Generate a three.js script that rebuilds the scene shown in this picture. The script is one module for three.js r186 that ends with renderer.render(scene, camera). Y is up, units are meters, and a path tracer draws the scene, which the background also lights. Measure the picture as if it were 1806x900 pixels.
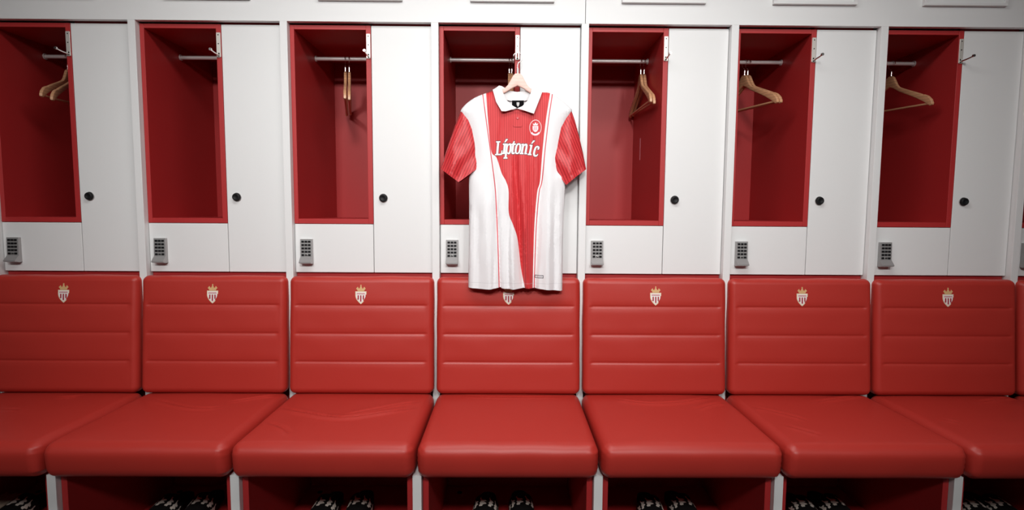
import * as THREE from 'three';
import { mergeGeometries, mergeVertices, toCreasedNormals } from 'three/addons/utils/BufferGeometryUtils.js';
import { RoundedBoxGeometry } from 'three/addons/geometries/RoundedBoxGeometry.js';
import { TessellateModifier } from 'three/addons/modifiers/TessellateModifier.js';
import { RectAreaLightUniformsLib } from 'three/addons/lights/RectAreaLightUniformsLib.js';
import { ImprovedNoise } from 'three/addons/math/ImprovedNoise.js';

// ---------------------------------------------------------------- camera, light, exposure
const scene = new THREE.Scene();
scene.background = new THREE.Color(0x000000);
const camera = new THREE.PerspectiveCamera(50.4, 1806 / 900, 0.05, 50);
camera.rotation.order = 'YXZ';
camera.position.set(-0.004, 1.2136, 2.247);
camera.rotation.set(-0.0791, -0.0077, 0.0062);
const renderer = new THREE.WebGLRenderer({ antialias: true });
renderer.toneMapping = THREE.LinearToneMapping;
renderer.toneMappingExposure = 0.95;
renderer.shadowMap.enabled = true;
RectAreaLightUniformsLib.init();
const CEIL = 2.64;
// ceiling luminaires of the room: [x, z, width, depth, intensity]
const LAMPS = [[0, 1.15, 1.9, 0.34, 9.5]];
for (const [x, z, w, d, I] of LAMPS) {
  const l = new THREE.RectAreaLight(new THREE.Color(1.0, 0.985, 0.965), I, w, d);
  l.position.set(x, CEIL - 0.05, z);
  l.lookAt(x, 0, z);
  scene.add(l);
}

// row of ceiling spotlights, each facing the lockers squarely, the middle one strongest: [x, candela]
const SPOT_Y = 2.50, SPOT_Z = 3.1;
const SPOTS = [[-1.9, 4.2], [-0.95, 9.5], [0, 13.8], [0.95, 9.5], [1.9, 3.2]];
for (const [x, I] of SPOTS) {
  const l = new THREE.SpotLight(new THREE.Color(1.0, 0.985, 0.965), I, 0, THREE.MathUtils.degToRad(33), 1, 2);
  l.position.set(x, SPOT_Y, SPOT_Z); l.target.position.set(x, 1.12, 0); l.castShadow = true; l.shadow.radius = 8; l.shadow.mapSize.set(2048, 2048);
  scene.add(l, l.target);
}

// ---------------------------------------------------------------- helpers
const noise = new ImprovedNoise();
let seed = 12345;
const rnd = () => { seed = (seed * 1664525 + 1013904223) >>> 0; return seed / 4294967296; };
const taken = {};
function numbered(n) { const k = taken[n] = (taken[n] ?? -1) + 1; return k ? `${n}_${String(k).padStart(3, '0')}` : n; }
function mesh(name, geo, mat, parent) {
  const m = new THREE.Mesh(geo, mat); m.name = name; m.castShadow = m.receiveShadow = true;
  parent.add(m); return m;
}
function thing(name, label, category, pos = [0, 0, 0], group) {
  const g = new THREE.Group(); g.name = numbered(name); g.position.set(...pos);
  g.userData = { label, category }; if (group) g.userData.group = group;
  scene.add(g); return g;
}
function copy(o, base, label, pos) {
  const c = o.clone(); c.name = numbered(base); c.userData = { ...o.userData, label };
  c.position.set(...pos); scene.add(c); return c;
}
function struct(name, geo, mat, label) {
  const m = mesh(name, geo, mat, scene); m.userData.kind = 'structure';
  if (label) { m.userData.label = label; m.userData.category = name.split('_')[0]; }
  return m;
}
// box between two corners, small rounded edges, uv in metres
function box(x0, x1, y0, y1, z0, z1, r = 0.0012) {
  const w = x1 - x0, h = y1 - y0, d = z1 - z0;
  const g = new RoundedBoxGeometry(w, h, d, 2, Math.min(r, w / 3, h / 3, d / 3));
  g.translate((x0 + x1) / 2, (y0 + y1) / 2, (z0 + z1) / 2);
  return boxUV(g);
}
function boxUV(g) {
  const p = g.attributes.position, n = g.attributes.normal, uv = new Float32Array(p.count * 2);
  for (let i = 0; i < p.count; i++) {
    const ax = Math.abs(n.getX(i)), ay = Math.abs(n.getY(i)), az = Math.abs(n.getZ(i));
    const [a, b] = ax > ay && ax > az ? [p.getZ(i), p.getY(i)] : ay > az ? [p.getX(i), p.getZ(i)] : [p.getX(i), p.getY(i)];
    uv[2 * i] = a; uv[2 * i + 1] = b;
  }
  g.setAttribute('uv', new THREE.BufferAttribute(uv, 2)); return g;
}
function cyl(r, len, axis, [x, y, z], seg = 20, r2 = r) {
  const g = new THREE.CylinderGeometry(r2, r, len, seg);
  if (axis === 'x') g.rotateZ(Math.PI / 2); else if (axis === 'z') g.rotateX(Math.PI / 2);
  g.translate(x, y, z); return g;
}
function tube(pts, r, n = 40, seg = 8) {
  return new THREE.TubeGeometry(new THREE.CatmullRomCurve3(pts.map(p => new THREE.Vector3(...p)), false, 'centripetal'), n, r, seg);
}
const plain = gs => mergeGeometries(gs.map(g => {
  const c = g.index ? g.toNonIndexed() : g.clone();
  for (const k of Object.keys(c.attributes)) if (!['position', 'normal', 'uv'].includes(k)) c.deleteAttribute(k);
  return c;
}));
function noiseTexture(n, fn, srgb) {
  const a = new Uint8Array(n * n * 4);
  for (let j = 0; j < n; j++) for (let i = 0; i < n; i++) {
    const v = fn(i, j), k = 4 * (j * n + i);
    const c = Array.isArray(v) ? v : [v, v, v];
    for (let q = 0; q < 3; q++) a[k + q] = Math.max(0, Math.min(255, c[q] * 255));
    a[k + 3] = 255;
  }
  const t = new THREE.DataTexture(a, n, n); t.wrapS = t.wrapT = THREE.RepeatWrapping;
  t.magFilter = THREE.LinearFilter; t.minFilter = THREE.LinearMipmapLinearFilter; t.generateMipmaps = true;
  if (srgb) t.colorSpace = THREE.SRGBColorSpace; t.needsUpdate = true; return t;
}
const lin = (r, g, b) => new THREE.Color().setRGB(r, g, b);

// ---------------------------------------------------------------- materials
const leatherGrain = noiseTexture(256, (i, j) => {
  let v = 0.5;
  for (const [s, a] of [[0.11, 0.18], [0.27, 0.18], [0.6, 0.12]]) v += a * noise.noise(i * s, j * s, s * 40);
  return v;
});
leatherGrain.repeat.set(9, 9);
const paintGrain = noiseTexture(128, (i, j) => 0.5 + 0.3 * noise.noise(i * 0.35, j * 0.35, 3.3) + 0.1 * (rnd() - 0.5));
paintGrain.repeat.set(14, 14);
const woodTex = noiseTexture(256, (i, j) => {
  const g = 0.5 + 0.5 * Math.sin(j * 0.32 + 2.5 * noise.noise(i * 0.012, j * 0.05, 1.7));
  const f = noise.noise(i * 0.03, j * 0.7, 8.1), k = 0.86 + 0.10 * g + 0.06 * f;
  return [0.84 * k, 0.63 * k, 0.47 * k];
}, true);
woodTex.repeat.set(6, 6);
const paleWoodTex = noiseTexture(256, (i, j) => {
  const g = 0.5 + 0.5 * Math.sin(j * 0.3 + 2.2 * noise.noise(i * 0.012, j * 0.05, 5.7));
  const k = 0.93 + 0.05 * g + 0.03 * noise.noise(i * 0.03, j * 0.7, 2.1);
  return [0.96 * k, 0.79 * k, 0.74 * k];
}, true);
paleWoodTex.repeat.set(6, 6);

const M = {
  white: new THREE.MeshPhysicalMaterial({ color: lin(0.80, 0.81, 0.81), roughness: 0.48, bumpMap: paintGrain, bumpScale: 0.00004 }),
  red: new THREE.MeshPhysicalMaterial({ color: lin(0.43, 0.022, 0.023), roughness: 0.5, bumpMap: paintGrain, bumpScale: 0.00005 }),
  leather: new THREE.MeshPhysicalMaterial({ color: lin(0.44, 0.031, 0.022), roughness: 0.42, bumpMap: leatherGrain, bumpScale: 0.00022, specularIntensity: 0.9 }),
  thread: new THREE.MeshStandardMaterial({ color: lin(0.40, 0.02, 0.022), roughness: 0.8 }),
  chrome: new THREE.MeshStandardMaterial({ color: lin(0.72, 0.71, 0.69), roughness: 0.22, metalness: 1 }),
  rail: new THREE.MeshStandardMaterial({ color: lin(0.66, 0.60, 0.59), roughness: 0.35, metalness: 0.35 }),
  plate: new THREE.MeshStandardMaterial({ color: lin(0.70, 0.67, 0.62), roughness: 0.35, metalness: 0.4 }),
  brushed: new THREE.MeshStandardMaterial({ color: lin(0.44, 0.43, 0.43), roughness: 0.38, metalness: 0.5 }),
  black: new THREE.MeshPhysicalMaterial({ color: lin(0.008, 0.008, 0.009), roughness: 0.5, specularIntensity: 0.5 }),
  rubber: new THREE.MeshPhysicalMaterial({ color: lin(0.006, 0.006, 0.007), roughness: 0.75 }),
  wood: new THREE.MeshPhysicalMaterial({ map: woodTex, roughness: 0.45, clearcoat: 0.3, clearcoatRoughness: 0.3 }),
  paleWood: new THREE.MeshPhysicalMaterial({ map: paleWoodTex, roughness: 0.5, clearcoat: 0.2, clearcoatRoughness: 0.35 }),
  roomWall: new THREE.MeshStandardMaterial({ color: lin(0.24, 0.235, 0.235), roughness: 0.9 }),
  ceiling: new THREE.MeshStandardMaterial({ color: lin(0.7, 0.7, 0.7), roughness: 0.95 }),
  floor: new THREE.MeshStandardMaterial({ color: lin(0.07, 0.067, 0.067), roughness: 0.6 }),
  glow: new THREE.MeshStandardMaterial({ color: 0xffffff, emissive: lin(1, 0.985, 0.965), emissiveIntensity: 4, roughness: 0.8 }),
  cream: new THREE.MeshStandardMaterial({ color: lin(0.80, 0.70, 0.52), roughness: 0.6 }),
  gold: new THREE.MeshStandardMaterial({ color: lin(0.68, 0.44, 0.20), roughness: 0.55 }),
  crestWhite: new THREE.MeshStandardMaterial({ color: lin(0.84, 0.80, 0.78), roughness: 0.6 }),
  crestRed: new THREE.MeshStandardMaterial({ color: lin(0.36, 0.012, 0.03), roughness: 0.6 }),
  crestBand: new THREE.MeshStandardMaterial({ color: lin(0.62, 0.33, 0.34), roughness: 0.6 }),
};

// ---------------------------------------------------------------- room shell
const P = 0.6;                                   // bay pitch
const bayX = b => (b - 4) * P;                   // bays 1 ... 8, bay 4 behind the jersey
const XL = bayX(1) - 0.315, XR = bayX(8) + 0.315;
struct('floor', box(-4.2, 4.2, -0.1, 0, -0.75, 5.8, 0.001), M.floor);
struct('ceiling', box(-4.2, 4.2, CEIL, CEIL + 0.1, -0.75, 5.8, 0.001), M.ceiling);
struct('wall_back', box(-4.2, 4.2, 0, CEIL, -0.75, -0.56, 0.001), M.roomWall);
struct('wall_front', box(-4.2, 4.2, 0, CEIL, 5.6, 5.8, 0.001), M.roomWall);
struct('wall_left', box(-4.2, -4.0, 0, CEIL, -0.56, 5.6, 0.001), M.roomWall);
struct('wall_right', box(4.0, 4.2, 0, CEIL, -0.56, 5.6, 0.001), M.roomWall);
struct('wall_left_return', box(-4.0, XL, 0, CEIL, -0.56, 0.025, 0.001), M.roomWall);
struct('wall_right_return', box(XR, 4.0, 0, CEIL, -0.56, 0.025, 0.001), M.roomWall);

LAMPS.forEach(([x, z, w, d], i) => {
  const t = thing('ceiling_light', 'long slim white ceiling panel light above the bench', 'lamp', [x, CEIL - 0.04, z]);
  const f = 0.02;
  mesh('housing', plain([box(-w / 2 - f, w / 2 + f, 0.012, 0.04, -d / 2 - f, d / 2 + f),
    box(-w / 2 - f, -w / 2, 0, 0.012, -d / 2 - f, d / 2 + f), box(w / 2, w / 2 + f, 0, 0.012, -d / 2 - f, d / 2 + f),
    box(-w / 2, w / 2, 0, 0.012, -d / 2 - f, -d / 2), box(-w / 2, w / 2, 0, 0.012, d / 2, d / 2 + f)]), M.white, t);
  mesh('diffuser', box(-w / 2, w / 2, 0.001, 0.012, -d / 2, d / 2), M.glow, t);
});

SPOTS.forEach(([x], i) => {
  const lab = ['leftmost', 'second from the left', 'middle', 'second from the right', 'rightmost'][i];
  const t = thing('ceiling_spotlight', `round white ceiling spotlight, ${lab} of the row facing the lockers`, 'lamp', [x, CEIL, SPOT_Z + 0.02], 'ceiling spotlights facing the lockers');
  mesh('mount', plain([cyl(0.05, 0.02, 'y', [0, -0.01, 0], 28), cyl(0.012, 0.06, 'y', [0, -0.045, 0], 16)]), M.white, t);
  const head = mesh('lamp_head', new THREE.LatheGeometry([[0, 0.10], [0.06, 0.095], [0.09, 0.04], [0.125, 0.0], [0.129, 0.0], [0.096, 0.045], [0.066, 0.10], [0, 0.105]].map(p => new THREE.Vector2(...p)), 36), M.white, t);
  head.position.set(0, SPOT_Y - CEIL + 0.012, 0.012); head.rotation.x = 1.12;
  mesh('lens', cyl(0.085, 0.004, 'y', [0, 0.046, 0], 32), M.glow, head);
});

// ---------------------------------------------------------------- fascia above the lockers, with nameplates
for (const [x0, x1, label] of [[XL, 0.2985, 'long white fascia board over the lockers left of the seam'], [0.3005, XR, 'long white fascia board over the lockers right of the seam']]) {
  const t = thing('fascia_board', label, 'fascia', [(x0 + x1) / 2, 1.963, 0]);
  const w = (x1 - x0) / 2;
  mesh('front_board', box(-w, w, 0, CEIL - 1.963, 0.003, 0.025), M.white, t);
  mesh('soffit', box(-w, w, 0.012, 0.03, -0.54, 0.003), M.white, t);
}
const where = {
  1: 'leftmost', 2: 'second from the left', 3: 'third from the left', 4: 'middle',
  5: 'right of the middle', 6: 'second full one from the right', 7: 'rightmost full', 8: 'cut off at the right edge',
};
const over = { 1: 'leftmost locker', 2: 'empty hangerless locker', 3: 'locker left of the jersey', 4: 'locker behind the jersey', 5: 'locker right of the jersey', 6: 'second full locker from the right', 7: 'rightmost full locker', 8: 'locker cut off at the right edge' };
{
  let first;
  for (let b = 1; b <= 8; b++) {
    const label = `white framed nameplate holder above the ${over[b]}`, pos = [bayX(b) + 0.008, 2.041, 0.025];
    if (first) { copy(first, 'nameplate_holder', label, pos); continue; }
    const t = first = thing('nameplate_holder', label, 'nameplate', pos, 'nameplate holders along the fascia');
    const w = 0.166, h = 0.15, f = 0.012;
    mesh('frame', plain([box(-w, w, 0, f, 0, 0.016), box(-w, w, h - f, h, 0, 0.016), box(-w, -w + f, f, h - f, 0, 0.016), box(w - f, w, f, h - f, 0, 0.016)]), M.white, t);
    mesh('insert', box(-w + f, w - f, f, h - f, 0, 0.009), M.white, t);
  }
}

// ---------------------------------------------------------------- white partitions from floor to fascia
{
  const s = new THREE.Shape();
  s.moveTo(-0.54, 0); s.lineTo(0.52, 0); s.lineTo(0.52, 0.344); s.lineTo(0.025, 0.344); s.lineTo(0.025, 1.963); s.lineTo(-0.54, 1.963); s.closePath();
  const g = new THREE.ExtrudeGeometry(s, { depth: 0.027, bevelEnabled: true, bevelSize: 0.0012, bevelThickness: 0.0012, bevelOffset: -0.0012, bevelSegments: 2 });
  g.translate(0, 0, -0.0135); g.rotateY(-Math.PI / 2); boxUV(g);
  const names = ['at the left edge, before the leftmost locker', 'between the first and second locker from the left', 'between the empty locker and the one with two edge-on hangers',
    'just left of the jersey locker', 'just right of the jersey, beside its sleeve', 'between the tagged locker and the next one right', 'between the last two full lockers on the right', 'right of the rightmost full locker', 'beyond the right edge'];
  for (let k = 0; k < 9; k++) {
    const t = thing('partition_panel', `tall white partition board ${names[k]}`, 'partition', [bayX(k + 1) - 0.3, 0, 0], 'white partitions between the bays');
    mesh('board', g, M.white, t);
  }
}

// ---------------------------------------------------------------- lockers
function keypad() {
  const s = new THREE.Shape();                                // side profile: thin body, hooded grip at the foot
  s.moveTo(0, 0.103); s.lineTo(0.013, 0.103); s.lineTo(0.015, 0.030); s.lineTo(0.034, 0.010); s.lineTo(0.034, 0.005); s.lineTo(0.012, 0.0); s.lineTo(0, 0.002); s.closePath();
  const g = new THREE.ExtrudeGeometry(s, { depth: 0.047, bevelEnabled: true, bevelSize: 0.001, bevelThickness: 0.001, bevelOffset: -0.001, bevelSegments: 2 });
  g.rotateY(-Math.PI / 2); g.translate(0.0235, 0, 0); return boxUV(g);
}
const keypadGeo = keypad();
const buttonGeo = box(-0.0052, 0.0052, -0.0038, 0.0038, 0, 0.0035, 0.0008);
const wideButtonGeo = box(-0.0125, 0.0125, -0.0038, 0.0038, 0, 0.0035, 0.0008);
const rosette = new THREE.LatheGeometry([[0, 0], [0.0165, 0], [0.0170, 0.002], [0.0165, 0.006], [0.0150, 0.007], [0.0150, 0.012], [0.0135, 0.0145], [0.009, 0.0145], [0.008, 0.0125], [0, 0.012]].map(p => new THREE.Vector2(...p)), 32).rotateX(Math.PI / 2);
const knobRing = new THREE.TorusGeometry(0.0168, 0.0014, 8, 36);
const platePart = (() => {
  const s = new THREE.Shape(), w = 0.0082, h = 0.0485, r = 0.003;
  s.moveTo(-w + r, -h); s.lineTo(w - r, -h); s.quadraticCurveTo(w, -h, w, -h + r); s.lineTo(w, h - r); s.quadraticCurveTo(w, h, w - r, h);
  s.lineTo(-w + r, h); s.quadraticCurveTo(-w, h, -w, h - r); s.lineTo(-w, -h + r); s.quadraticCurveTo(-w, -h, -w + r, -h);
  const hole = new THREE.Path(); hole.moveTo(-0.003, -0.046); hole.lineTo(0.003, -0.046); hole.lineTo(0.003, -0.031); hole.lineTo(-0.003, -0.031); hole.closePath();
  s.holes.push(hole);
  return new THREE.ExtrudeGeometry(s, { depth: 0.0025, bevelEnabled: true, bevelSize: 0.0006, bevelThickness: 0.0006, bevelOffset: -0.0006, bevelSegments: 1 });
})();
const armGeo = plain([tube([[0, -0.0405, -0.002], [0, -0.0405, 0.02], [0, -0.039, 0.045], [0, -0.036, 0.064]], 0.0031, 24, 10), cyl(0.0062, 0.005, 'z', [0, -0.0352, 0.0655], 18, 0.0052)]);
const screwGeo = cyl(0.0024, 0.0012, 'z', [0, 0, 0.0032], 14);
const slotGeo = box(-0.0029, 0.0029, -0.0455, -0.0315, 0, 0.0006, 0.0002);

function locker(b) {
  const labels = {
    1: 'white and red locker at the left edge with two hangers tucked behind its frame', 2: 'white and red locker with an empty compartment and bare rail',
    3: 'white and red locker with two hangers seen edge-on', 4: 'white and red locker behind the hanging football jersey',
    5: 'white and red locker right of the jersey with a small pink tag inside', 6: 'white and red locker, second full one from the right',
    7: 'white and red locker, rightmost one shown in full', 8: 'white and red locker mostly cut off by the right edge',
  };
  const t = thing('locker', labels[b], 'locker', [bayX(b), 0, 0], 'row of open-fronted lockers');
  const L = -0.2845, li = -0.2675, ri = 0.020, R = 0.040, D = -0.505;
  mesh('side_panel', box(L, li, 1.161, 1.957, D, 0), M.red, t);
  mesh('side_panel', box(ri, R, 1.161, 1.957, D, 0), M.red, t);
  mesh('top_panel', box(li, ri, 1.940, 1.957, D, -0.0005), M.red, t);
  mesh('bottom_panel', box(li, ri, 1.161, 1.181, D, -0.0005), M.red, t);
  mesh('compartment_back', box(L, R, 1.161, 1.957, D - 0.015, D), M.red, t);
  mesh('carcass_rail', box(R + 0.001, 0.2845, 1.945, 1.974, -0.12, -0.022), M.red, t);
  const low = mesh('lower_door', box(L + 0.001, R - 0.0008, 0.959, 1.1592, -0.018, 0, 0.0018), M.white, t);
  const tall = mesh('tall_door', box(R + 0.0016, 0.2835, 0.959, 1.956, -0.018, 0, 0.0018), M.white, t);
  low.userData.label = 'small white door under the compartment'; tall.userData.label = 'tall narrow white door';
  mesh('back_board', box(-0.2845, 0.2845, 0.362, 0.957, -0.03, -0.014), M.red, t);
  mesh('clothes_rail', plain([cyl(0.0085, ri - li - 0.002, 'x', [(li + ri) / 2, 1.89, -0.24], 20), cyl(0.013, 0.005, 'x', [li + 0.0035, 1.89, -0.24], 20), cyl(0.013, 0.005, 'x', [ri - 0.0035, 1.89, -0.24], 20)]), M.rail, t);
  const knob = mesh('door_knob', rosette, M.black, t); knob.position.set(0.083, 1.268, 0);
  const ring = mesh('ring', knobRing, M.brushed, knob); ring.position.z = 0.0025;
  const pad = mesh('keypad_lock', keypadGeo, M.brushed, t); pad.position.set(-0.2345, 0.9945, 0);
  pad.userData.label = 'grey metal keypad lock with black buttons';
  for (let r = 0; r < 5; r++) for (let c = 0; c < 3; c++) {
    if (r === 4 && c === 1) continue;
    const bt = mesh('button', buttonGeo, M.black, pad);
    bt.position.set((c - 1) * 0.0132, 0.0925 - r * 0.0138, 0.0125 + r * 0.0004);
  }
  const wide = mesh('button', box(-0.0052, 0.0052, -0.0034, 0.0034, 0, 0.003, 0.0008), M.chrome, pad); wide.position.set(0.0005, 0.0925 - 4 * 0.0138, 0.0142);
  const hk = mesh('coat_hook', platePart, M.plate, t); hk.position.set(0.0302, 1.8755, 0.0004);
  mesh('hook_arm', armGeo, M.chrome, hk);
  mesh('slot', slotGeo, M.black, hk);
  for (const y of [0.039, 0.0045]) { const sc = mesh('screw', screwGeo, M.black, hk); sc.position.y = y; }
  if (b === 5) {
    const tg = mesh('tag', box(ri - 0.0012, ri, 1.463, 1.566, -0.357, -0.345, 0.0003), new THREE.MeshStandardMaterial({ color: lin(0.62, 0.22, 0.26), roughness: 0.7 }), t);
    tg.userData.label = 'narrow pink tag on the inner side';
  }
  return t;
}
for (let b = 1; b <= 8; b++) locker(b);

// ---------------------------------------------------------------- upholstery
function roundedGrid(w, h, d, r, nx, ny, nz, warp) {
  const g = new THREE.BoxGeometry(2, 2, 2, nx, ny, nz);
  g.deleteAttribute('uv'); g.deleteAttribute('normal'); g.clearGroups();
  const p = g.attributes.position, H = [w / 2, h / 2, d / 2];
  const ease = t => 0.55 * t + 0.45 * Math.sin(t * Math.PI / 2);
  for (let i = 0; i < p.count; i++) {
    const a = [p.getX(i), p.getY(i), p.getZ(i)].map((t, k) => ease(t) * H[k]);
    const c = a.map((v, k) => Math.max(-(H[k] - r), Math.min(H[k] - r, v)));
    const q = a.map((v, k) => v - c[k]), l = Math.hypot(...q) || 1;
    p.setXYZ(i, ...c.map((v, k) => v + q[k] / l * r));
  }
  const m = mergeVertices(g, 1e-6), mp = m.attributes.position;
  m.computeVertexNormals();
  const mn = m.attributes.normal, out = [];
  for (let i = 0; i < mp.count; i++) out.push(warp([mp.getX(i), mp.getY(i), mp.getZ(i)], [mn.getX(i), mn.getY(i), mn.getZ(i)]));
  out.forEach((v, i) => mp.setXYZ(i, ...v));
  m.computeVertexNormals();
  const uv = new Float32Array(mp.count * 2);
  for (let i = 0; i < mp.count; i++) { uv[2 * i] = mp.getX(i); uv[2 * i + 1] = mp.getZ(i) - mp.getY(i); }
  m.setAttribute('uv', new THREE.BufferAttribute(uv, 2));
  return m;
}
const sm = (a, b, t) => { t = Math.max(0, Math.min(1, (t - a) / (b - a))); return t * t * (3 - 2 * t); };
const gs = (t, w) => Math.exp(-(t / w) * (t / w));

// backrest: upright quilted pad with three sewn channels, crest on its top panel
const BH = 0.481, BT = 0.066, BW = 0.5885;
const grooves = [0.826, 0.711, 0.597].map(y => y - 0.7045);
const backGeo = roundedGrid(BW, BH, BT, 0.026, 72, 150, 10, (p, n) => {
  let [x, y, z] = p;
  const f = sm(0.3, 0.9, n[2]), edge = sm(BW / 2 - 0.022, BW / 2 - 0.040, Math.abs(x));
  let dz = 0.004 * (1 - (2 * x / BW) ** 2) * (1 - (2 * y / BH) ** 4);
  for (const gy of grooves) dz -= (0.0034 * gs(y - gy, 0.0032) + 0.0022 * gs(y - gy, 0.016)) * edge * f;
  dz -= 0.0014 * gs(Math.abs(x) - 0.266, 0.003) * f * sm(BH / 2 - 0.01, BH / 2 - 0.04, Math.abs(y));
  dz += 0.0012 * noise.noise(x * 7, y * 12, 4.2) * f;
  x += 0.0015 * noise.noise(y * 9, z * 9, 1.1) * Math.abs(n[0]);
  y += 0.003 * noise.noise(x * 6, 2.2, 7.7) * Math.max(0, n[1]);
  return [x, y, z + dz * f];
});
function flat(pts, depth, holes) {
  const s = new THREE.Shape(pts.map(p => new THREE.Vector2(...p)));
  return new THREE.ExtrudeGeometry(s, { depth, bevelEnabled: false });
}
function shieldPts(w, top, bot) {
  const a = [[-w, top], [w, top]], h = top - bot;
  for (let k = 1; k <= 12; k++) { const t = k / 12; a.push([w * (1 - t ** 2.1), top - h * (0.28 + 0.72 * t)]); }
  for (let k = 11; k >= 1; k--) { const t = k / 12; a.push([-w * (1 - t ** 2.1), top - h * (0.28 + 0.72 * t)]); }
  return a;
}
function crest(parent) {                                       // gold crown over a red and white striped shield
  const g = mesh('crest', flat(shieldPts(0.0225, 0.052, 0), 0.0022), M.cream, parent);
  g.userData.label = 'embroidered crest with gold crown and striped shield';
  mesh('shield_field', flat(shieldPts(0.0190, 0.0485, 0.006), 0.0028), M.crestWhite, g);
  mesh('shield_band', flat([[-0.0165, 0.0395], [0.0165, 0.0395], [0.0165, 0.0455], [-0.0165, 0.0455]], 0.0031), M.crestBand, g);
  for (const [x, y] of [[-0.0105, 0.0175], [0, 0.0095], [0.0105, 0.0175]])
    mesh('shield_stripe', flat([[x - 0.0026, 0.036], [x - 0.0026, y + 0.002], [x, y], [x + 0.0026, y + 0.002], [x + 0.0026, 0.036]], 0.0034), M.crestRed, g);
  mesh('crown', plain([
    flat([[-0.013, 0.053], [0.013, 0.053], [0.015, 0.058], [0.0195, 0.0625], [0.016, 0.067], [0.0125, 0.0705], [0.010, 0.0645], [0.006, 0.0625], [0.0045, 0.067], [0.0022, 0.0705], [0.0022, 0.077], [0.0005, 0.079], [-0.0005, 0.079], [-0.0022, 0.077], [-0.0022, 0.0705], [-0.0045, 0.067], [-0.006, 0.0625], [-0.010, 0.0645], [-0.0125, 0.0705], [-0.016, 0.067], [-0.0195, 0.0625], [-0.015, 0.058]], 0.0026),
  ]), M.gold, g);
  return g;
}
{
  const tilt = -Math.atan2(0.0915 - 0.052, 0.463);
  const hemOf = { 1: 'leftmost, in the dimmest light', 2: 'second from the left', 3: 'left of the jersey', 4: 'directly below the jersey hem', 5: 'right of the jersey', 6: 'second full one from the right', 7: 'rightmost full one', 8: 'cut off at the right edge' };
  let first;
  for (let b = 1; b <= 8; b++) {
    const label = `red leather quilted backrest with club crest, ${hemOf[b]}`;
    const pos = [bayX(b), 0.467, 0.0585];
    if (first) { copy(first, 'backrest_cushion', label, pos); continue; }
    first = thing('backrest_cushion', label, 'backrest', pos, 'row of quilted backrests');
    first.rotation.x = tilt;
    const m = mesh('pad', backGeo, M.leather, first); m.position.y = BH / 2;
    const c = crest(first); c.position.set(0, 0.834 - 0.467 + 0.001, BT / 2 + 0.0008);
  }
}

// seat cushions, each with its own wrinkles
const creases = {
  1: [[[[-0.091, 0.267], [-0.003, 0.278]], 0.6], [[[0.011, 0.136], [0.093, 0.116]], 0.6]],
  2: [[[[-0.258, 0.120], [-0.066, 0.220], [0.040, 0.254], [0.136, 0.227]], 0.8], [[[0.112, 0.181], [0.263, 0.087]], 0.8]],
  3: [[[[-0.271, 0.225], [-0.154, 0.295], [-0.001, 0.345], [0.124, 0.300], [0.268, 0.220]], 1.5], [[[-0.008, 0.323], [0.258, 0.158]], 0.9], [[[-0.260, 0.368], [-0.171, 0.435], [-0.124, 0.487]], 0.8]],
  4: [[[[-0.2, 0.10], [0.05, 0.115], [0.24, 0.10]], 0.4]],
  5: [[[[-0.180, 0.120], [-0.079, 0.183], [0.070, 0.176], [0.257, 0.079]], 1.2], [[[0.110, 0.249], [0.253, 0.155]], 1.2]],
  6: [[[[-0.259, 0.203], [-0.173, 0.286], [-0.110, 0.360]], 0.8], [[[-0.017, 0.173], [0.171, 0.103], [0.285, 0.061]], 1.0], [[[-0.225, 0.389], [-0.134, 0.486]], 0.6]],
  7: [[[[-0.213, 0.324], [-0.178, 0.368]], 0.6], [[[0.052, 0.164], [0.280, 0.082]], 0.9]],
  8: [],
};
const SW = 0.5905, SH = 0.120, SD = 0.530, SZ = 0.2975;
function seatGeo(b) {
  const cr = creases[b].map(([pts, a]) => {
    const c = new THREE.CatmullRomCurve3(pts.map(([x, z]) => new THREE.Vector3(x, 0, z - SZ)));
    return [c.getPoints(40), a];
  });
  return roundedGrid(SW, SH, SD, 0.034, 96, 18, 96, (p, n) => {
    let [x, y, z] = p;
    const up = sm(0.2, 0.8, n[1]), fr = sm(0.3, 0.9, n[2]);
    let dy = 0.0075 * (1 - (2 * x / SW) ** 4) * (1 - (2 * z / SD) ** 4) * up;
    dy += 0.0022 * noise.noise(x * 5 + b * 3.1, z * 5, b * 1.7) * up;
    for (const [pts, a] of cr) {
      let best = 9, sg = 0, t = 0;
      pts.forEach((q, k) => { const d = Math.hypot(q.x - x, q.z - z); if (d < best) { best = d; sg = Math.sign(z - q.z); t = k / 40; } });
      if (best > 0.06) continue;
      const fade = sm(0, 0.25, t) * sm(1, 0.75, t), s = best * sg;
      dy += 1.9 * a * up * fade * (-0.0032 * gs(s, 0.006) + 0.0026 * gs(s - 0.013, 0.011) + 0.0010 * gs(s + 0.016, 0.012));
    }
    // puckered seam at the front corners and a slack lower edge
    const corner = sm(0.245, 0.285, Math.abs(x)) * sm(0.20, 0.25, z);
    const pk = 0.0009 * Math.sin(y * 330 + x * 40 + b) * corner;
    const sag = -0.0035 * Math.max(0, -n[1]) * (1 - (2 * x / SW) ** 2) * sm(0.1, 0.24, z);
    return [x + pk * Math.abs(n[0]), y + dy + Math.min(0, sag) * 0 + pk * n[1], z + pk * n[2] - 0.007 * sm(0.03, -0.06, y) * sm(0.1, 0.26, z) + 0.005 * fr * (1 - (2 * y / SH) ** 2) + 0.0015 * fr * noise.noise(x * 9, y * 9, b)];
  });
}
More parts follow.
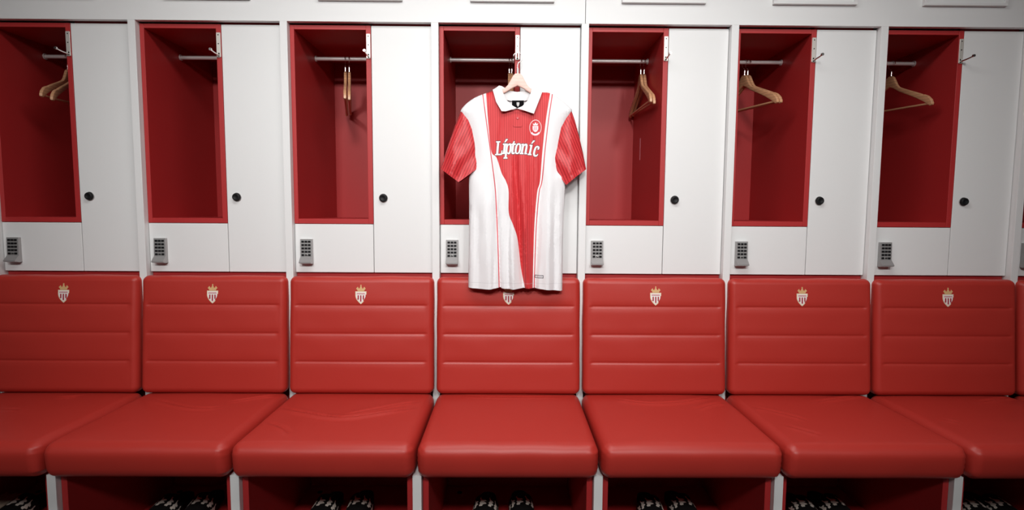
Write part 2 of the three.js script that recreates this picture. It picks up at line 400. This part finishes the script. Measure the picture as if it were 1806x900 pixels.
{
  const lab = { 1: 'leftmost, cut off by the left edge', 2: 'second from the left, lightly creased', 3: 'left of the middle with a long V-shaped wrinkle', 4: 'smooth one in the middle below the jersey', 5: 'right of the middle, creased along its back edge', 6: 'second from the right with diagonal creases', 7: 'rightmost, cut off by the right edge', 8: 'beyond the right edge' };
  for (let b = 1; b <= 8; b++) {
    const t = thing('seat_cushion', `red leather bench seat cushion, ${lab[b]}`, 'seat', [bayX(b), 0.344, SZ], 'row of bench seat cushions');
    const m = mesh('pad', seatGeo(b), M.leather, t); m.position.y = SH / 2;
  }
}

// ---------------------------------------------------------------- shoe cubbies under the seats
{
  const lab = { 1: 'leftmost', 2: 'second from the left', 3: 'third from the left', 4: 'middle', 5: 'right of the middle', 6: 'second from the right', 7: 'rightmost', 8: 'outermost, beyond the right edge' };
  let first;
  for (let b = 1; b <= 8; b++) {
    const label = `dark red open shoe cubby under the ${lab[b]} bench seat`.replace('outermost, beyond the right edge', 'cut-off right'), pos = [bayX(b), 0, 0];
    if (first) { copy(first, 'shoe_cubby', label, pos); continue; }
    const t = first = thing('shoe_cubby', label, 'cubby', pos, 'row of shoe cubbies');
    for (const s of [-1, 1]) mesh('side_panel', box(s > 0 ? 0.264 : -0.284, s > 0 ? 0.284 : -0.264, 0, 0.343, -0.06, 0.50), M.red, t);
    mesh('back_panel', box(-0.264, 0.264, 0, 0.325, -0.075, -0.06), M.red, t);
    mesh('top_board', box(-0.264, 0.264, 0.325, 0.343, -0.06, 0.47), M.red, t);
    mesh('base_board', box(-0.264, 0.264, 0, 0.008, -0.06, 0.49), M.red, t);
    mesh('cable_hole', cyl(0.011, 0.002, 'y', [-0.205, 0.0085, 0.0], 18), M.black, t);
  }
}

// ---------------------------------------------------------------- wooden hangers
const hangerWood = (() => {
  const top = [[0, 0], [0.010, -0.001], [0.019, -0.008], [0.027, -0.0215], [0.041, -0.045], [0.054, -0.0575], [0.09, -0.073], [0.135, -0.091], [0.168, -0.105], [0.174, -0.110], [0.181, -0.109], [0.200, -0.118], [0.217, -0.134], [0.2245, -0.150]];
  const bot = [[0.2235, -0.157], [0.214, -0.161], [0.204, -0.156], [0.185, -0.141], [0.15, -0.122], [0.10, -0.098], [0.054, -0.077], [0.02, -0.056], [0, -0.048]];
  const half = [...top, ...bot], pts = [...half, ...half.slice(1, -1).reverse().map(([x, y]) => [-x, y])];
  const s = new THREE.Shape(); s.setFromPoints(pts.map(p => new THREE.Vector2(...p)));
  const g = new THREE.ExtrudeGeometry(s, { depth: 0.006, bevelEnabled: true, bevelSize: 0.003, bevelThickness: 0.003, bevelOffset: -0.003, bevelSegments: 3, curveSegments: 8 });
  g.translate(0, 0, -0.003);
  return boxUV(toCreasedNormals(g, 0.7));
})();
const hangerBar = cyl(0.0045, 0.404, 'x', [0, -0.151, 0], 14);
function hookGeo(c) {                                          // c: height of the hook's centre above the wood
  const R = 0.019, pts = [[0, -0.004, 0], [0, c - R - 0.008, 0]];
  for (let k = 0; k <= 16; k++) { const a = -Math.PI / 2 + 0.25 + k / 16 * Math.PI * 1.32; pts.push([R * Math.cos(a), c + R * Math.sin(a), 0]); }
  return plain([tube(pts, 0.0019, 60, 8), new THREE.SphereGeometry(0.0026, 10, 8).translate(...pts[pts.length - 1])]);
}
const railHook = hookGeo(0.0475), peg = hookGeo(0.0610), ferruleGeo = cyl(0.0046, 0.020, 'y', [0, 0.009, 0], 16);
function hanger(label, wood, hook, pos, turn, lean, group) {
  const t = thing('clothes_hanger', label, 'hanger', pos, group);
  t.rotation.order = 'YZX'; t.rotation.y = turn; t.rotation.z = lean;
  mesh('wooden_body', hangerWood, wood, t); mesh('trouser_bar', hangerBar, wood, t);
  mesh('ferrule', ferruleGeo, M.chrome, t); mesh('hook', hook, M.chrome, t);
  return t;
}
const q = Math.PI / 2, GH = 'wooden hangers on the locker rails';
for (const [x, turn, lean, label] of [
  [-1.967, q + 0.24, 0.01, 'wooden clothes hanger in the leftmost locker, left of its pair'],
  [-1.937, q + 0.27, 0.07, 'wooden clothes hanger in the leftmost locker, nearer the frame'],
  [-0.735, q + 0.27, 0.01, 'edge-on wooden hanger in the third locker, left of its pair'],
  [-0.7175, q + 0.27, 0.03, 'edge-on wooden hanger in the third locker, right of its pair'],
  [-0.002, q, 0, 'wooden hanger partly hidden behind the jersey, left of its pair'],
  [0.0095, q, 0, 'wooden hanger mostly hidden behind the jersey, right of its pair'],
  [0.588, q - 0.03, 0.03, 'wooden hanger right of the jersey, darker one behind its pair'],
  [0.603, q - 0.03, 0.06, 'wooden hanger right of the jersey, front one of its pair'],
  [1.055, q + 0.24, 0.02, 'wooden hanger in the second full locker from the right, lower left one'],
  [1.070, q + 0.24, 0.02, 'wooden hanger in the second full locker from the right, upper right one'],
  [1.718, q + 0.15, 0.04, 'wooden hanger in the rightmost full locker'],
]) hanger(label, M.wood, railHook, [x, 1.8340, -0.24], turn, lean, GH);
const jerseyHanger = hanger('pale wooden hanger carrying the red and white jersey', M.paleWood, peg, [0.0305, 1.7585, 0.060], 0, 0);
jerseyHanger.scale.set(0.93, 1, 1);

// ---------------------------------------------------------------- the jersey
const J = {
  left: [[-0.0669, 1.6897], [-0.1106, 1.6747], [-0.1459, 1.6581], [-0.1775, 1.6334], [-0.1946, 1.6056], [-0.1791, 1.5694], [-0.1658, 1.5374], [-0.1552, 1.4840], [-0.1480, 1.4087], [-0.1547, 1.3667], [-0.1603, 1.3378], [-0.1592, 1.2062], [-0.1603, 1.0643], [-0.1626, 0.9117]],
  hem: [[-0.1183, 0.9085], [-0.0706, 0.9076], [-0.0343, 0.9146], [-0.0251, 0.9101], [0.0181, 0.9080], [0.0635, 0.9129], [0.0976, 0.9119], [0.1546, 0.9064]],
  right: [[0.2161, 0.8999], [0.2159, 0.9982], [0.2158, 1.0936], [0.2187, 1.2085], [0.2240, 1.3136], [0.2234, 1.3581], [0.2005, 1.3921], [0.2040, 1.4650], [0.2163, 1.5454], [0.2473, 1.6090], [0.2328, 1.6328], [0.2014, 1.6586], [0.1613, 1.6822], [0.1280, 1.6862]],
  neck: [[0.1019, 1.6470], [0.0689, 1.6207], [0.0313, 1.6073], [-0.0064, 1.6201], [-0.0420, 1.6459]],
  backNeck: [[0.108, 1.7000], [0.092, 1.7060], [0.060, 1.6900], [0.030, 1.6860], [0.000, 1.6900], [-0.032, 1.7060], [-0.048, 1.7040]],
  sleeveL: [[-0.1923, 1.6100], [-0.1618, 1.5717], [-0.1483, 1.5375], [-0.1374, 1.4841], [-0.1302, 1.4133], [-0.1268, 1.3834], [-0.1636, 1.3555], [-0.1996, 1.3298], [-0.2373, 1.3572], [-0.2732, 1.3836], [-0.2549, 1.4388], [-0.2347, 1.4983], [-0.2146, 1.5554]],
  sleeveR: [[0.2451, 1.6133], [0.2224, 1.5826], [0.2025, 1.5453], [0.1873, 1.4649], [0.1778, 1.4198], [0.1714, 1.3919], [0.1988, 1.3557], [0.2248, 1.3217], [0.2660, 1.3562], [0.3058, 1.3853], [0.2936, 1.4471], [0.2769, 1.5130], [0.2580, 1.5785]],
  redL: [[-0.0938, 1.6915], [-0.0838, 1.5651], [-0.0714, 1.4522], [-0.0499, 1.4255], [-0.0302, 1.3662], [-0.0129, 1.3343], [-0.0023, 1.2944], [-0.0012, 1.2108], [0.0164, 1.1624], [0.0346, 1.1045], [0.0493, 0.9886], [0.0669, 0.9046]],
  lineL: [[-0.1081, 1.6914], [-0.0904, 1.5628], [-0.0745, 1.4522], [-0.0562, 1.3140], [-0.0495, 1.2076], [-0.0428, 1.0649], [-0.0376, 0.9017]],
  redR: [[0.1610, 1.6943], [0.1446, 1.5929], [0.1304, 1.4644], [0.1217, 1.3397], [0.1107, 1.2951], [0.1030, 1.2085], [0.0991, 1.1223], [0.0963, 0.9770], [0.0954, 0.9004]],
  lineR: [[0.1699, 1.6921], [0.1546, 1.5930], [0.1404, 1.4645], [0.1295, 1.3397], [0.1188, 1.2951], [0.1111, 1.2086], [0.1065, 1.1223], [0.1032, 0.9771], [0.1023, 0.8989]],
  collarL: [[-0.0669, 1.6897], [-0.0532, 1.6393], [-0.0314, 1.6025], [-0.0152, 1.6026], [0.0069, 1.6093], [0.0280, 1.6149], [0.0113, 1.6246], [-0.0132, 1.6461], [-0.0266, 1.6742], [-0.0334, 1.7066], [-0.0422, 1.7087]],
  collarR: [[0.1276, 1.6862], [0.1195, 1.6602], [0.0935, 1.5936], [0.0602, 1.6054], [0.0280, 1.6138], [0.0489, 1.6227], [0.0709, 1.6468], [0.0817, 1.6751], [0.0880, 1.7076], [0.1013, 1.7034]],
  label: [[0.0089, 1.6532], [0.0560, 1.6536], [0.0562, 1.6315], [0.0334, 1.6215], [0.0090, 1.6311]],
};
// printed cloth of the front: white sides, red wedge with pinstripes, lettering and badge
const TX = [-0.24, 0.29], TY = [0.88, 1.72], TS = 2000;
function frontCloth() {
  const cv = document.createElement('canvas'); cv.width = (TX[1] - TX[0]) * TS; cv.height = (TY[1] - TY[0]) * TS;
  const c = cv.getContext('2d'), X = x => (x - TX[0]) * TS, Y = y => (TY[1] - y) * TS;
  c.fillStyle = '#e7e7e9'; c.fillRect(0, 0, cv.width, cv.height);
  const smooth = pts => new THREE.SplineCurve(pts.map(p => new THREE.Vector2(...p))).getPoints(80);
  const A = smooth(J.redL), B = smooth(J.redR);
  c.save(); c.beginPath(); A.forEach((p, i) => i ? c.lineTo(X(p.x), Y(p.y)) : c.moveTo(X(p.x), Y(p.y)));
  [...B].reverse().forEach(p => c.lineTo(X(p.x), Y(p.y))); c.closePath(); c.clip();
  c.fillStyle = '#d2383c'; c.fillRect(0, 0, cv.width, cv.height);
  c.strokeStyle = '#bb2429'; c.lineWidth = 5;
  for (let x = -0.12; x < 0.18; x += 0.0088) { c.beginPath(); c.moveTo(X(x), 0); c.lineTo(X(x + 0.012), cv.height); c.stroke(); }
  c.restore();
  c.strokeStyle = '#cf3a44'; c.lineWidth = 7;
  for (const l of [J.lineL, J.lineR]) { const s = smooth(l); c.beginPath(); s.forEach((p, i) => i ? c.lineTo(X(p.x), Y(p.y)) : c.moveTo(X(p.x), Y(p.y))); c.stroke(); }
  c.lineWidth = 9; c.strokeStyle = '#f3f3f4';                     // white line beside the right edge of the wedge
  c.beginPath(); B.forEach((p, i) => i ? c.lineTo(X(p.x + 0.0025), Y(p.y)) : c.moveTo(X(p.x + 0.0025), Y(p.y))); c.stroke();
  // hem stitching
  c.strokeStyle = 'rgba(190,190,194,0.8)'; c.lineWidth = 2; c.beginPath(); c.moveTo(0, Y(0.934)); c.lineTo(cv.width, Y(0.930)); c.stroke();
  // lettering, each character on the slightly bowed base line
  const word = [['L', 880.0, 273.6, 26], ['í', 889.2, 271.6, 25], ['p', 896.0, 271.6, 25], ['t', 904.2, 271.4, 25], ['o', 912.6, 271.4, 25], ['n', 923.4, 272.0, 25], ['í', 934.2, 273.2, 25], ['c', 943.6, 275.6, 25]];
  c.textAlign = 'center'; c.lineJoin = 'round';
  for (const pass of [0, 1]) for (const [ch, px, py, h] of word) {
    c.save(); c.translate(X(0.0313 + (px - 913) * 0.00224), Y(1.4403 + (272 - py) * 0.00224));
    c.rotate((px - 912) * 0.0022); c.scale(0.74, 1.20);
    c.font = 'italic bold 124px serif';
    if (!pass) { c.strokeStyle = '#4a3a3e'; c.lineWidth = 9; c.strokeText(ch, 0, 0); } else { c.fillStyle = '#f7f7f7'; c.fillText(ch, 0, 0); c.strokeStyle = '#f7f7f7'; c.lineWidth = 1.5; c.strokeText(ch, 0, 0); }
    c.restore();
  }
  // oval badge: ring, crowned shield, ribbon
  const ex = X(0.1013), ey = Y(1.544);
  c.strokeStyle = '#f0d5d8'; c.lineWidth = 5; c.beginPath(); c.ellipse(ex, ey, 45, 58, 0, 0, 7); c.stroke();
  c.lineWidth = 14; c.strokeStyle = '#efdfe6'; c.beginPath(); c.ellipse(ex, ey, 42, 55, 0, 0.75, 2.4); c.stroke();
  c.fillStyle = '#eedfe4'; c.beginPath();
  [[-22, -12], [22, -12], [22, 12], [14, 28], [0, 36], [-14, 28], [-22, 12]].forEach(([a, b], i) => i ? c.lineTo(ex + a, ey + b) : c.moveTo(ex + a, ey + b)); c.fill();
  c.beginPath(); [[-16, -16], [-21, -34], [-9, -27], [0, -42], [9, -27], [21, -34], [16, -16]].forEach(([a, b], i) => i ? c.lineTo(ex + a, ey + b) : c.moveTo(ex + a, ey + b)); c.fill();
  c.strokeStyle = '#d98a92'; c.lineWidth = 4; for (const a of [-9, 0, 9]) { c.beginPath(); c.moveTo(ex + a, ey - 4); c.lineTo(ex + a, ey + 20); c.stroke(); }
  // small woven mark near the hem
  const mx = X(0.1051), my = Y(0.9634), mw = 62, mh = 20;
  c.strokeStyle = '#55575b'; c.lineWidth = 5; c.strokeRect(mx, my, mw, mh); c.lineWidth = 3;
  c.beginPath(); for (const [a, b] of [[12, 24], [28, 36], [41, 51]]) { c.moveTo(mx + a, my + mh / 2); c.lineTo(mx + b, my + mh / 2); } c.stroke();
  const t = new THREE.CanvasTexture(cv); t.colorSpace = THREE.SRGBColorSpace; t.anisotropy = 8; return t;
}
function sleeveCloth() {                                        // fine tonal ribs
  const cv = document.createElement('canvas'); cv.width = cv.height = 256; const c = cv.getContext('2d');
  c.fillStyle = '#d0363b'; c.fillRect(0, 0, 256, 256); c.fillStyle = '#a81c22';
  for (let i = 0; i < 7; i++) c.fillRect(i * 256 / 7, 0, 13, 256);
  const t = new THREE.CanvasTexture(cv); t.colorSpace = THREE.SRGBColorSpace; t.wrapS = t.wrapT = THREE.RepeatWrapping; t.anisotropy = 8; return t;
}
const knit = noiseTexture(128, (i, j) => 0.5 + 0.25 * Math.sin(i * Math.PI / 4) * Math.sin(j * Math.PI / 4) + 0.1 * (rnd() - 0.5));
knit.repeat.set(60, 90);
const clothMat = o => new THREE.MeshPhysicalMaterial({ roughness: 0.62, sheen: 0.25, sheenRoughness: 0.5, side: THREE.DoubleSide, ...o });
const matFront = clothMat({ map: frontCloth() }), matWhite = clothMat({ color: lin(0.80, 0.80, 0.81), bumpMap: knit, bumpScale: 0.0001 });
const ribs = sleeveCloth(), matSleeve = clothMat({ map: ribs, roughness: 0.5 });

const seg2 = (px, py, [ax, ay], [bx, by]) => { const vx = bx - ax, vy = by - ay, t = Math.max(0, Math.min(1, ((px - ax) * vx + (py - ay) * vy) / (vx * vx + vy * vy))); return Math.hypot(px - ax - t * vx, py - ay - t * vy); };
const distTo = (x, y, line) => { let d = 9; for (let i = 1; i < line.length; i++) d = Math.min(d, seg2(x, y, line[i - 1], line[i])); return d; };
const puff = (d, D) => { const t = 1 - Math.min(1, d / D); return Math.sqrt(Math.max(0, 1 - t * t)); };
// a piece of cloth cut to an outline, 2 mm thick, draped by z(x, y)
function cloth(outline, z, uvOf, edge = 0.011, thick = 0.002) {
  const s = new THREE.Shape(); s.setFromPoints(outline.map(p => new THREE.Vector2(...p)));
  let g = new THREE.ExtrudeGeometry(s, { depth: thick, bevelEnabled: false });
  g.deleteAttribute('uv'); g.deleteAttribute('normal');
  g = new TessellateModifier(edge, 14).modify(g.index ? g.toNonIndexed() : g);
  const p = g.attributes.position;
  for (let i = 0; i < p.count; i++) p.setZ(i, p.getZ(i) - thick + z(p.getX(i), p.getY(i)));
  const uv = new Float32Array(p.count * 2);
  for (let i = 0; i < p.count; i++) { const [u, v] = uvOf(p.getX(i), p.getY(i)); uv[2 * i] = u; uv[2 * i + 1] = v; }
  g.setAttribute('uv', new THREE.BufferAttribute(uv, 2));
  return toCreasedNormals(g, 0.9);
}
const spline = (pts, n) => new THREE.SplineCurve(pts.map(p => new THREE.Vector2(...p))).getPoints(n).map(p => [p.x, p.y]);
{
  const left = spline(J.left, 60), right = spline(J.right, 60), hem = J.hem;
  const seams = [left, right];
  const zmid = y => 0.062 + 0.020 * sm(1.55, 0.95, y);
  // hanging folds: [x at the top, x at the hem, depth, width, from y]
  const folds = [[0.010, 0.058, -0.0085, 0.010, 1.50], [0.034, 0.076, 0.007, 0.012, 1.52], [-0.010, 0.018, 0.0075, 0.014, 1.44], [-0.062, -0.036, -0.0075, 0.008, 1.42], [-0.10, -0.075, 0.006, 0.02, 1.35], [0.125, 0.108, -0.007, 0.010, 1.50],
    [0.16, 0.150, 0.006, 0.016, 1.45], [-0.13, -0.12, -0.004, 0.014, 1.3], [0.185, 0.18, -0.0045, 0.012, 1.35], [-0.035, -0.06, -0.004, 0.009, 1.66], [0.085, 0.10, -0.0045, 0.008, 1.62], [0.060, 0.07, 0.004, 0.008, 1.6], [-0.005, 0.0, -0.0035, 0.006, 1.6]];
  const fold = (x, y) => {
    let v = 0;
    for (const [xt, xb, a0, w, y0] of folds) {
      const a = a0 * 1.7;
      const t = (1.55 - y) / 0.64, cx = xt + (xb - xt) * t + 0.006 * noise.noise(y * 6, xt * 30, 0.5);
      v += a * gs(x - cx, w) * sm(y0, y0 - 0.12, y) * (0.65 + 0.55 * sm(1.4, 0.95, y));
    }
    return v + 0.0035 * noise.noise(x * 14, y * 5, 3.3) + 0.0012 * noise.noise(x * 40, y * 14, 6.1);
  };
  const zf = (x, y) => { const d = Math.min(distTo(x, y, left), distTo(x, y, right)); return zmid(y) + 0.030 * puff(d, 0.055) + fold(x, y) * sm(0, 0.02, d); };
  const zb = (x, y) => { const d = Math.min(distTo(x, y, left), distTo(x, y, right)); return zmid(y) - 0.020 * puff(d, 0.07) * (1 - 0.35 * sm(1.0, 0.92, y)) + 0.0015 * noise.noise(x * 14, y * 6, 9.3); };
  const t = thing('football_jersey', 'red and white short-sleeved football jersey lettered Liptonic on a hanger', 'jersey', [0, 0, 0]);
  const flatUV = (x, y) => [(x - TX[0]) / (TX[1] - TX[0]), (y - TY[0]) / (TY[1] - TY[0])];
  const neck = spline(J.neck, 24);
  const front = mesh('front_panel', cloth([...left, ...hem, ...right, ...neck], zf, flatUV, 0.008), matFront, t);
  front.userData.label = 'front with red wedge, lettering and badge';
  mesh('back_panel', cloth([...left, ...hem.map(([x, y]) => [x, y - 0.006]), ...right, ...J.backNeck], zb, (x, y) => [x, y], 0.02), matWhite, t);
  // sleeves: front and back halves meeting along the fold and the underarm, open at the cuff
  const sleeve = (o, dir, name) => {
    const seam = o.slice(0, 6), fold_ = [...o.slice(9), o[0]], closed = [seam, fold_];
    const cuff = [o[5], o[6], o[7], o[8], o[9]];
    const mid = 0.066;
    const zs = (x, y) => {
      const d = Math.min(distTo(x, y, fold_), distTo(x, y, seam) * 1.2 + 0.012);
      const along = (1.61 - y) / 0.28, cx = dir * (0.205 + 0.02 * along) + (dir > 0 ? 0.02 : 0);
      return mid + 0.026 * puff(d, 0.045) + 0.012 * gs(x - cx, 0.022) * sm(0.1, 0.8, along) + 0.0035 * Math.sin((x * dir * 0.8 + y * 0.6) * 95) * sm(0.25, 0.7, along) + 0.002 * noise.noise(x * 25, y * 18, dir) - 0.0018 * gs(distTo(x, y, cuff) - 0.017, 0.003);
    };
    const zr = (x, y) => mid - 0.016 * puff(distTo(x, y, fold_), 0.05);
    const a = dir * 0.42, ca = Math.cos(a), sa = Math.sin(a);
    const uv = (x, y) => [(x * ca + y * sa) * 14, (-x * sa + y * ca) * 14];
    const c = [...o];
    const m = mesh('sleeve', plain([cloth(c, zs, uv, 0.008), cloth(c, zr, uv, 0.02)]), matSleeve, t);
    m.userData.label = 'red ribbed sleeve'; return m;
  };
  sleeve(J.sleeveL, -1); sleeve(J.sleeveR, 1);
  // collar: two fallen leaves and the band round the back of the neck
  const zc = (x, y) => {
    const outer = y < 1.66 ? 1 : sm(1.712, 1.66, y);
    return 0.068 + 0.040 * outer + 0.004 * noise.noise(x * 20, y * 20, 2.5) + 0.005 * gs(Math.abs(x - 0.03) - 0.06, 0.02);
  };
  const col = mesh('collar', plain([cloth(J.collarL, zc, (x, y) => [x, y], 0.006, 0.003), cloth(J.collarR, zc, (x, y) => [x, y], 0.006, 0.003)]), matWhite, t);
  col.userData.label = 'white fold-down collar';
  mesh('collar_band', cloth([[-0.045, 1.705], [-0.032, 1.709], [0.0, 1.694], [0.03, 1.690], [0.06, 1.694], [0.089, 1.709], [0.105, 1.702], [0.09, 1.66], [0.06, 1.655], [0.03, 1.653], [0.0, 1.655], [-0.03, 1.66]], (x, y) => 0.047 + 0.02 * ((x - 0.03) / 0.07) ** 2, (x, y) => [x, y], 0.01), matWhite, t);
  // button placket and neck label
  mesh('placket', cloth([[0.0125, 1.612], [0.050, 1.612], [0.051, 1.552], [0.046, 1.546], [0.018, 1.546], [0.0128, 1.552]], (x, y) => zf(x, y) + 0.0022, flatUV, 0.006, 0.0015), matFront, t);
  const btn = mesh('button', new THREE.LatheGeometry([[0, 0], [0.005, 0], [0.0055, 0.0012], [0.0042, 0.002], [0, 0.0014]].map(p => new THREE.Vector2(...p)), 20).rotateX(Math.PI / 2), new THREE.MeshPhysicalMaterial({ color: lin(0.52, 0.03, 0.035), roughness: 0.35 }), t);
  btn.position.set(0.0313, 1.580, zf(0.0313, 1.58) + 0.0022);
  const lb = mesh('neck_label', flat(J.label, 0.0015), new THREE.MeshPhysicalMaterial({ color: lin(0.006, 0.006, 0.007), roughness: 0.95, specularIntensity: 0.15 }), t); lb.position.z = 0.0625;
  lb.userData.label = 'black woven neck label with a pale badge';
  const bd = mesh('label_badge', flat(shieldPts(0.0055, 0.012, -0.005), 0.001), new THREE.MeshStandardMaterial({ color: lin(0.55, 0.55, 0.55), roughness: 0.7 }), lb); bd.position.set(0.0327, 1.634, 0.0014);
}

// ---------------------------------------------------------------- slides in the cubbies
function strapPrint() {
  const cv = document.createElement('canvas'); cv.width = 512; cv.height = 256; const c = cv.getContext('2d');
  c.fillStyle = '#0a0a0b'; c.fillRect(0, 0, 512, 256);
  c.fillStyle = '#efe6da';
  // row of repeated pale figures leaning back to back
  for (let k = 0; k < 6; k++) {
    const x = 30 + k * 84, y = 40;
    c.beginPath();
    [[8, 0], [18, 6], [22, 24], [40, 34], [60, 38], [70, 52], [48, 60], [66, 74], [70, 86], [44, 96], [40, 116], [8, 116], [0, 100], [14, 88], [4, 70], [16, 52], [12, 28], [4, 14]].forEach(([a, b], i) => i ? c.lineTo(x + a, y + b) : c.moveTo(x + a, y + b));
    c.fill();
  }
  const t = new THREE.CanvasTexture(cv); t.colorSpace = THREE.SRGBColorSpace; t.anisotropy = 8; return t;
}
const strapMat = new THREE.MeshPhysicalMaterial({ map: strapPrint(), roughness: 0.6 });
const soleGeo = (() => {
  const s = new THREE.Shape();                                    // heel at z = 0, toe towards +z
  s.moveTo(0, 0); s.bezierCurveTo(0.032, 0, 0.036, 0.03, 0.035, 0.07); s.bezierCurveTo(0.034, 0.12, 0.047, 0.15, 0.048, 0.20);
  s.bezierCurveTo(0.049, 0.25, 0.03, 0.282, 0.002, 0.282); s.bezierCurveTo(-0.028, 0.282, -0.046, 0.25, -0.047, 0.20); s.bezierCurveTo(-0.046, 0.15, -0.034, 0.12, -0.035, 0.07); s.bezierCurveTo(-0.036, 0.03, -0.032, 0, 0, 0);
  const g = new THREE.ExtrudeGeometry(s, { depth: 0.022, bevelEnabled: true, bevelSize: 0.004, bevelThickness: 0.004, bevelOffset: -0.004, bevelSegments: 3, curveSegments: 16 });
  g.rotateX(Math.PI / 2); g.translate(0, 0.026, 0); return g;
})();
const strapGeo = (() => {
  const nu = 28, nv = 12, pos = [], uv = [], idx = [];
  for (const off of [0, 0.005]) for (let j = 0; j <= nv; j++) for (let i = 0; i <= nu; i++) {
    const a = Math.PI * i / nu, v = j / nv, z = 0.115 + 0.105 * v;
    const w = 0.0505 - off, h = 0.063 - 0.016 * v - off, sx = Math.sign(Math.cos(a)) * Math.abs(Math.cos(a)) ** 0.75;
    pos.push(-sx * w, 0.014 + h * Math.sin(a) ** 0.8, z + 0.012 * Math.sin(a) * (v - 0.5)); uv.push(i / nu, 1 - v);
  }
  const N = (nu + 1) * (nv + 1), at = (l, i, j) => l * N + j * (nu + 1) + i;
  for (let j = 0; j < nv; j++) for (let i = 0; i < nu; i++) {
    idx.push(at(0, i, j), at(0, i, j + 1), at(0, i + 1, j), at(0, i + 1, j), at(0, i, j + 1), at(0, i + 1, j + 1));
    idx.push(at(1, i, j), at(1, i + 1, j), at(1, i, j + 1), at(1, i + 1, j), at(1, i + 1, j + 1), at(1, i, j + 1));
  }
  for (let i = 0; i < nu; i++) for (const [j, f] of [[0, 0], [nv, 1]]) {
    const a = at(0, i, j), b = at(0, i + 1, j), c = at(1, i, j), d = at(1, i + 1, j);
    f ? idx.push(a, c, b, b, c, d) : idx.push(a, b, c, b, d, c);
  }
  const g = new THREE.BufferGeometry(); g.setAttribute('position', new THREE.Float32BufferAttribute(pos, 3)); g.setAttribute('uv', new THREE.Float32BufferAttribute(uv, 2)); g.setIndex(idx); g.computeVertexNormals(); return g;
})();
{
  const place = { 1: 'leftmost', 2: 'second from the left', 3: 'left of the middle', 4: 'middle', 5: 'right of the middle', 6: 'second from the right', 7: 'rightmost' };
  const spots = { 1: [-1.905], 2: [-1.333, -1.217], 3: [-0.712, -0.593], 4: [-0.080, 0.049], 5: [0.575, 0.690], 6: [1.180, 1.294], 7: [1.858, 1.952] };
  for (const b in spots) spots[b].forEach((x, i) => {
    const side = spots[b].length > 1 ? (i ? ', right shoe' : ', left shoe') : '';
    const t = thing('slide_sandal', `black slide sandal with pale figures under the ${place[b]} seat${side}`, 'sandal', [x, 0.008, 0.045 - 0.012 * i], 'pairs of slides in the cubbies');
    t.rotation.y = (i ? 1 : -1) * 0.05;
    mesh('sole', soleGeo, M.rubber, t); mesh('strap', strapGeo, strapMat, t);
  });
}
// small beige bundle beside the leftmost slide
{
  const g = roundedGrid(0.11, 0.055, 0.16, 0.022, 28, 14, 34, (p, n) => {
    const k = 0.006 * noise.noise(p[0] * 30, p[1] * 30, p[2] * 12) + 0.003 * Math.sin(p[0] * 210);
    return p.map((v, i) => v + n[i] * k);
  });
  const t = thing('folded_cloth', 'small beige folded cloth under the seat at the far left', 'cloth', [-2.005, 0.008, 0.19]);
  const m = mesh('fold', g, new THREE.MeshStandardMaterial({ color: lin(0.42, 0.33, 0.25), roughness: 0.95 }), t); m.position.y = 0.03;
}

renderer.render(scene, camera);
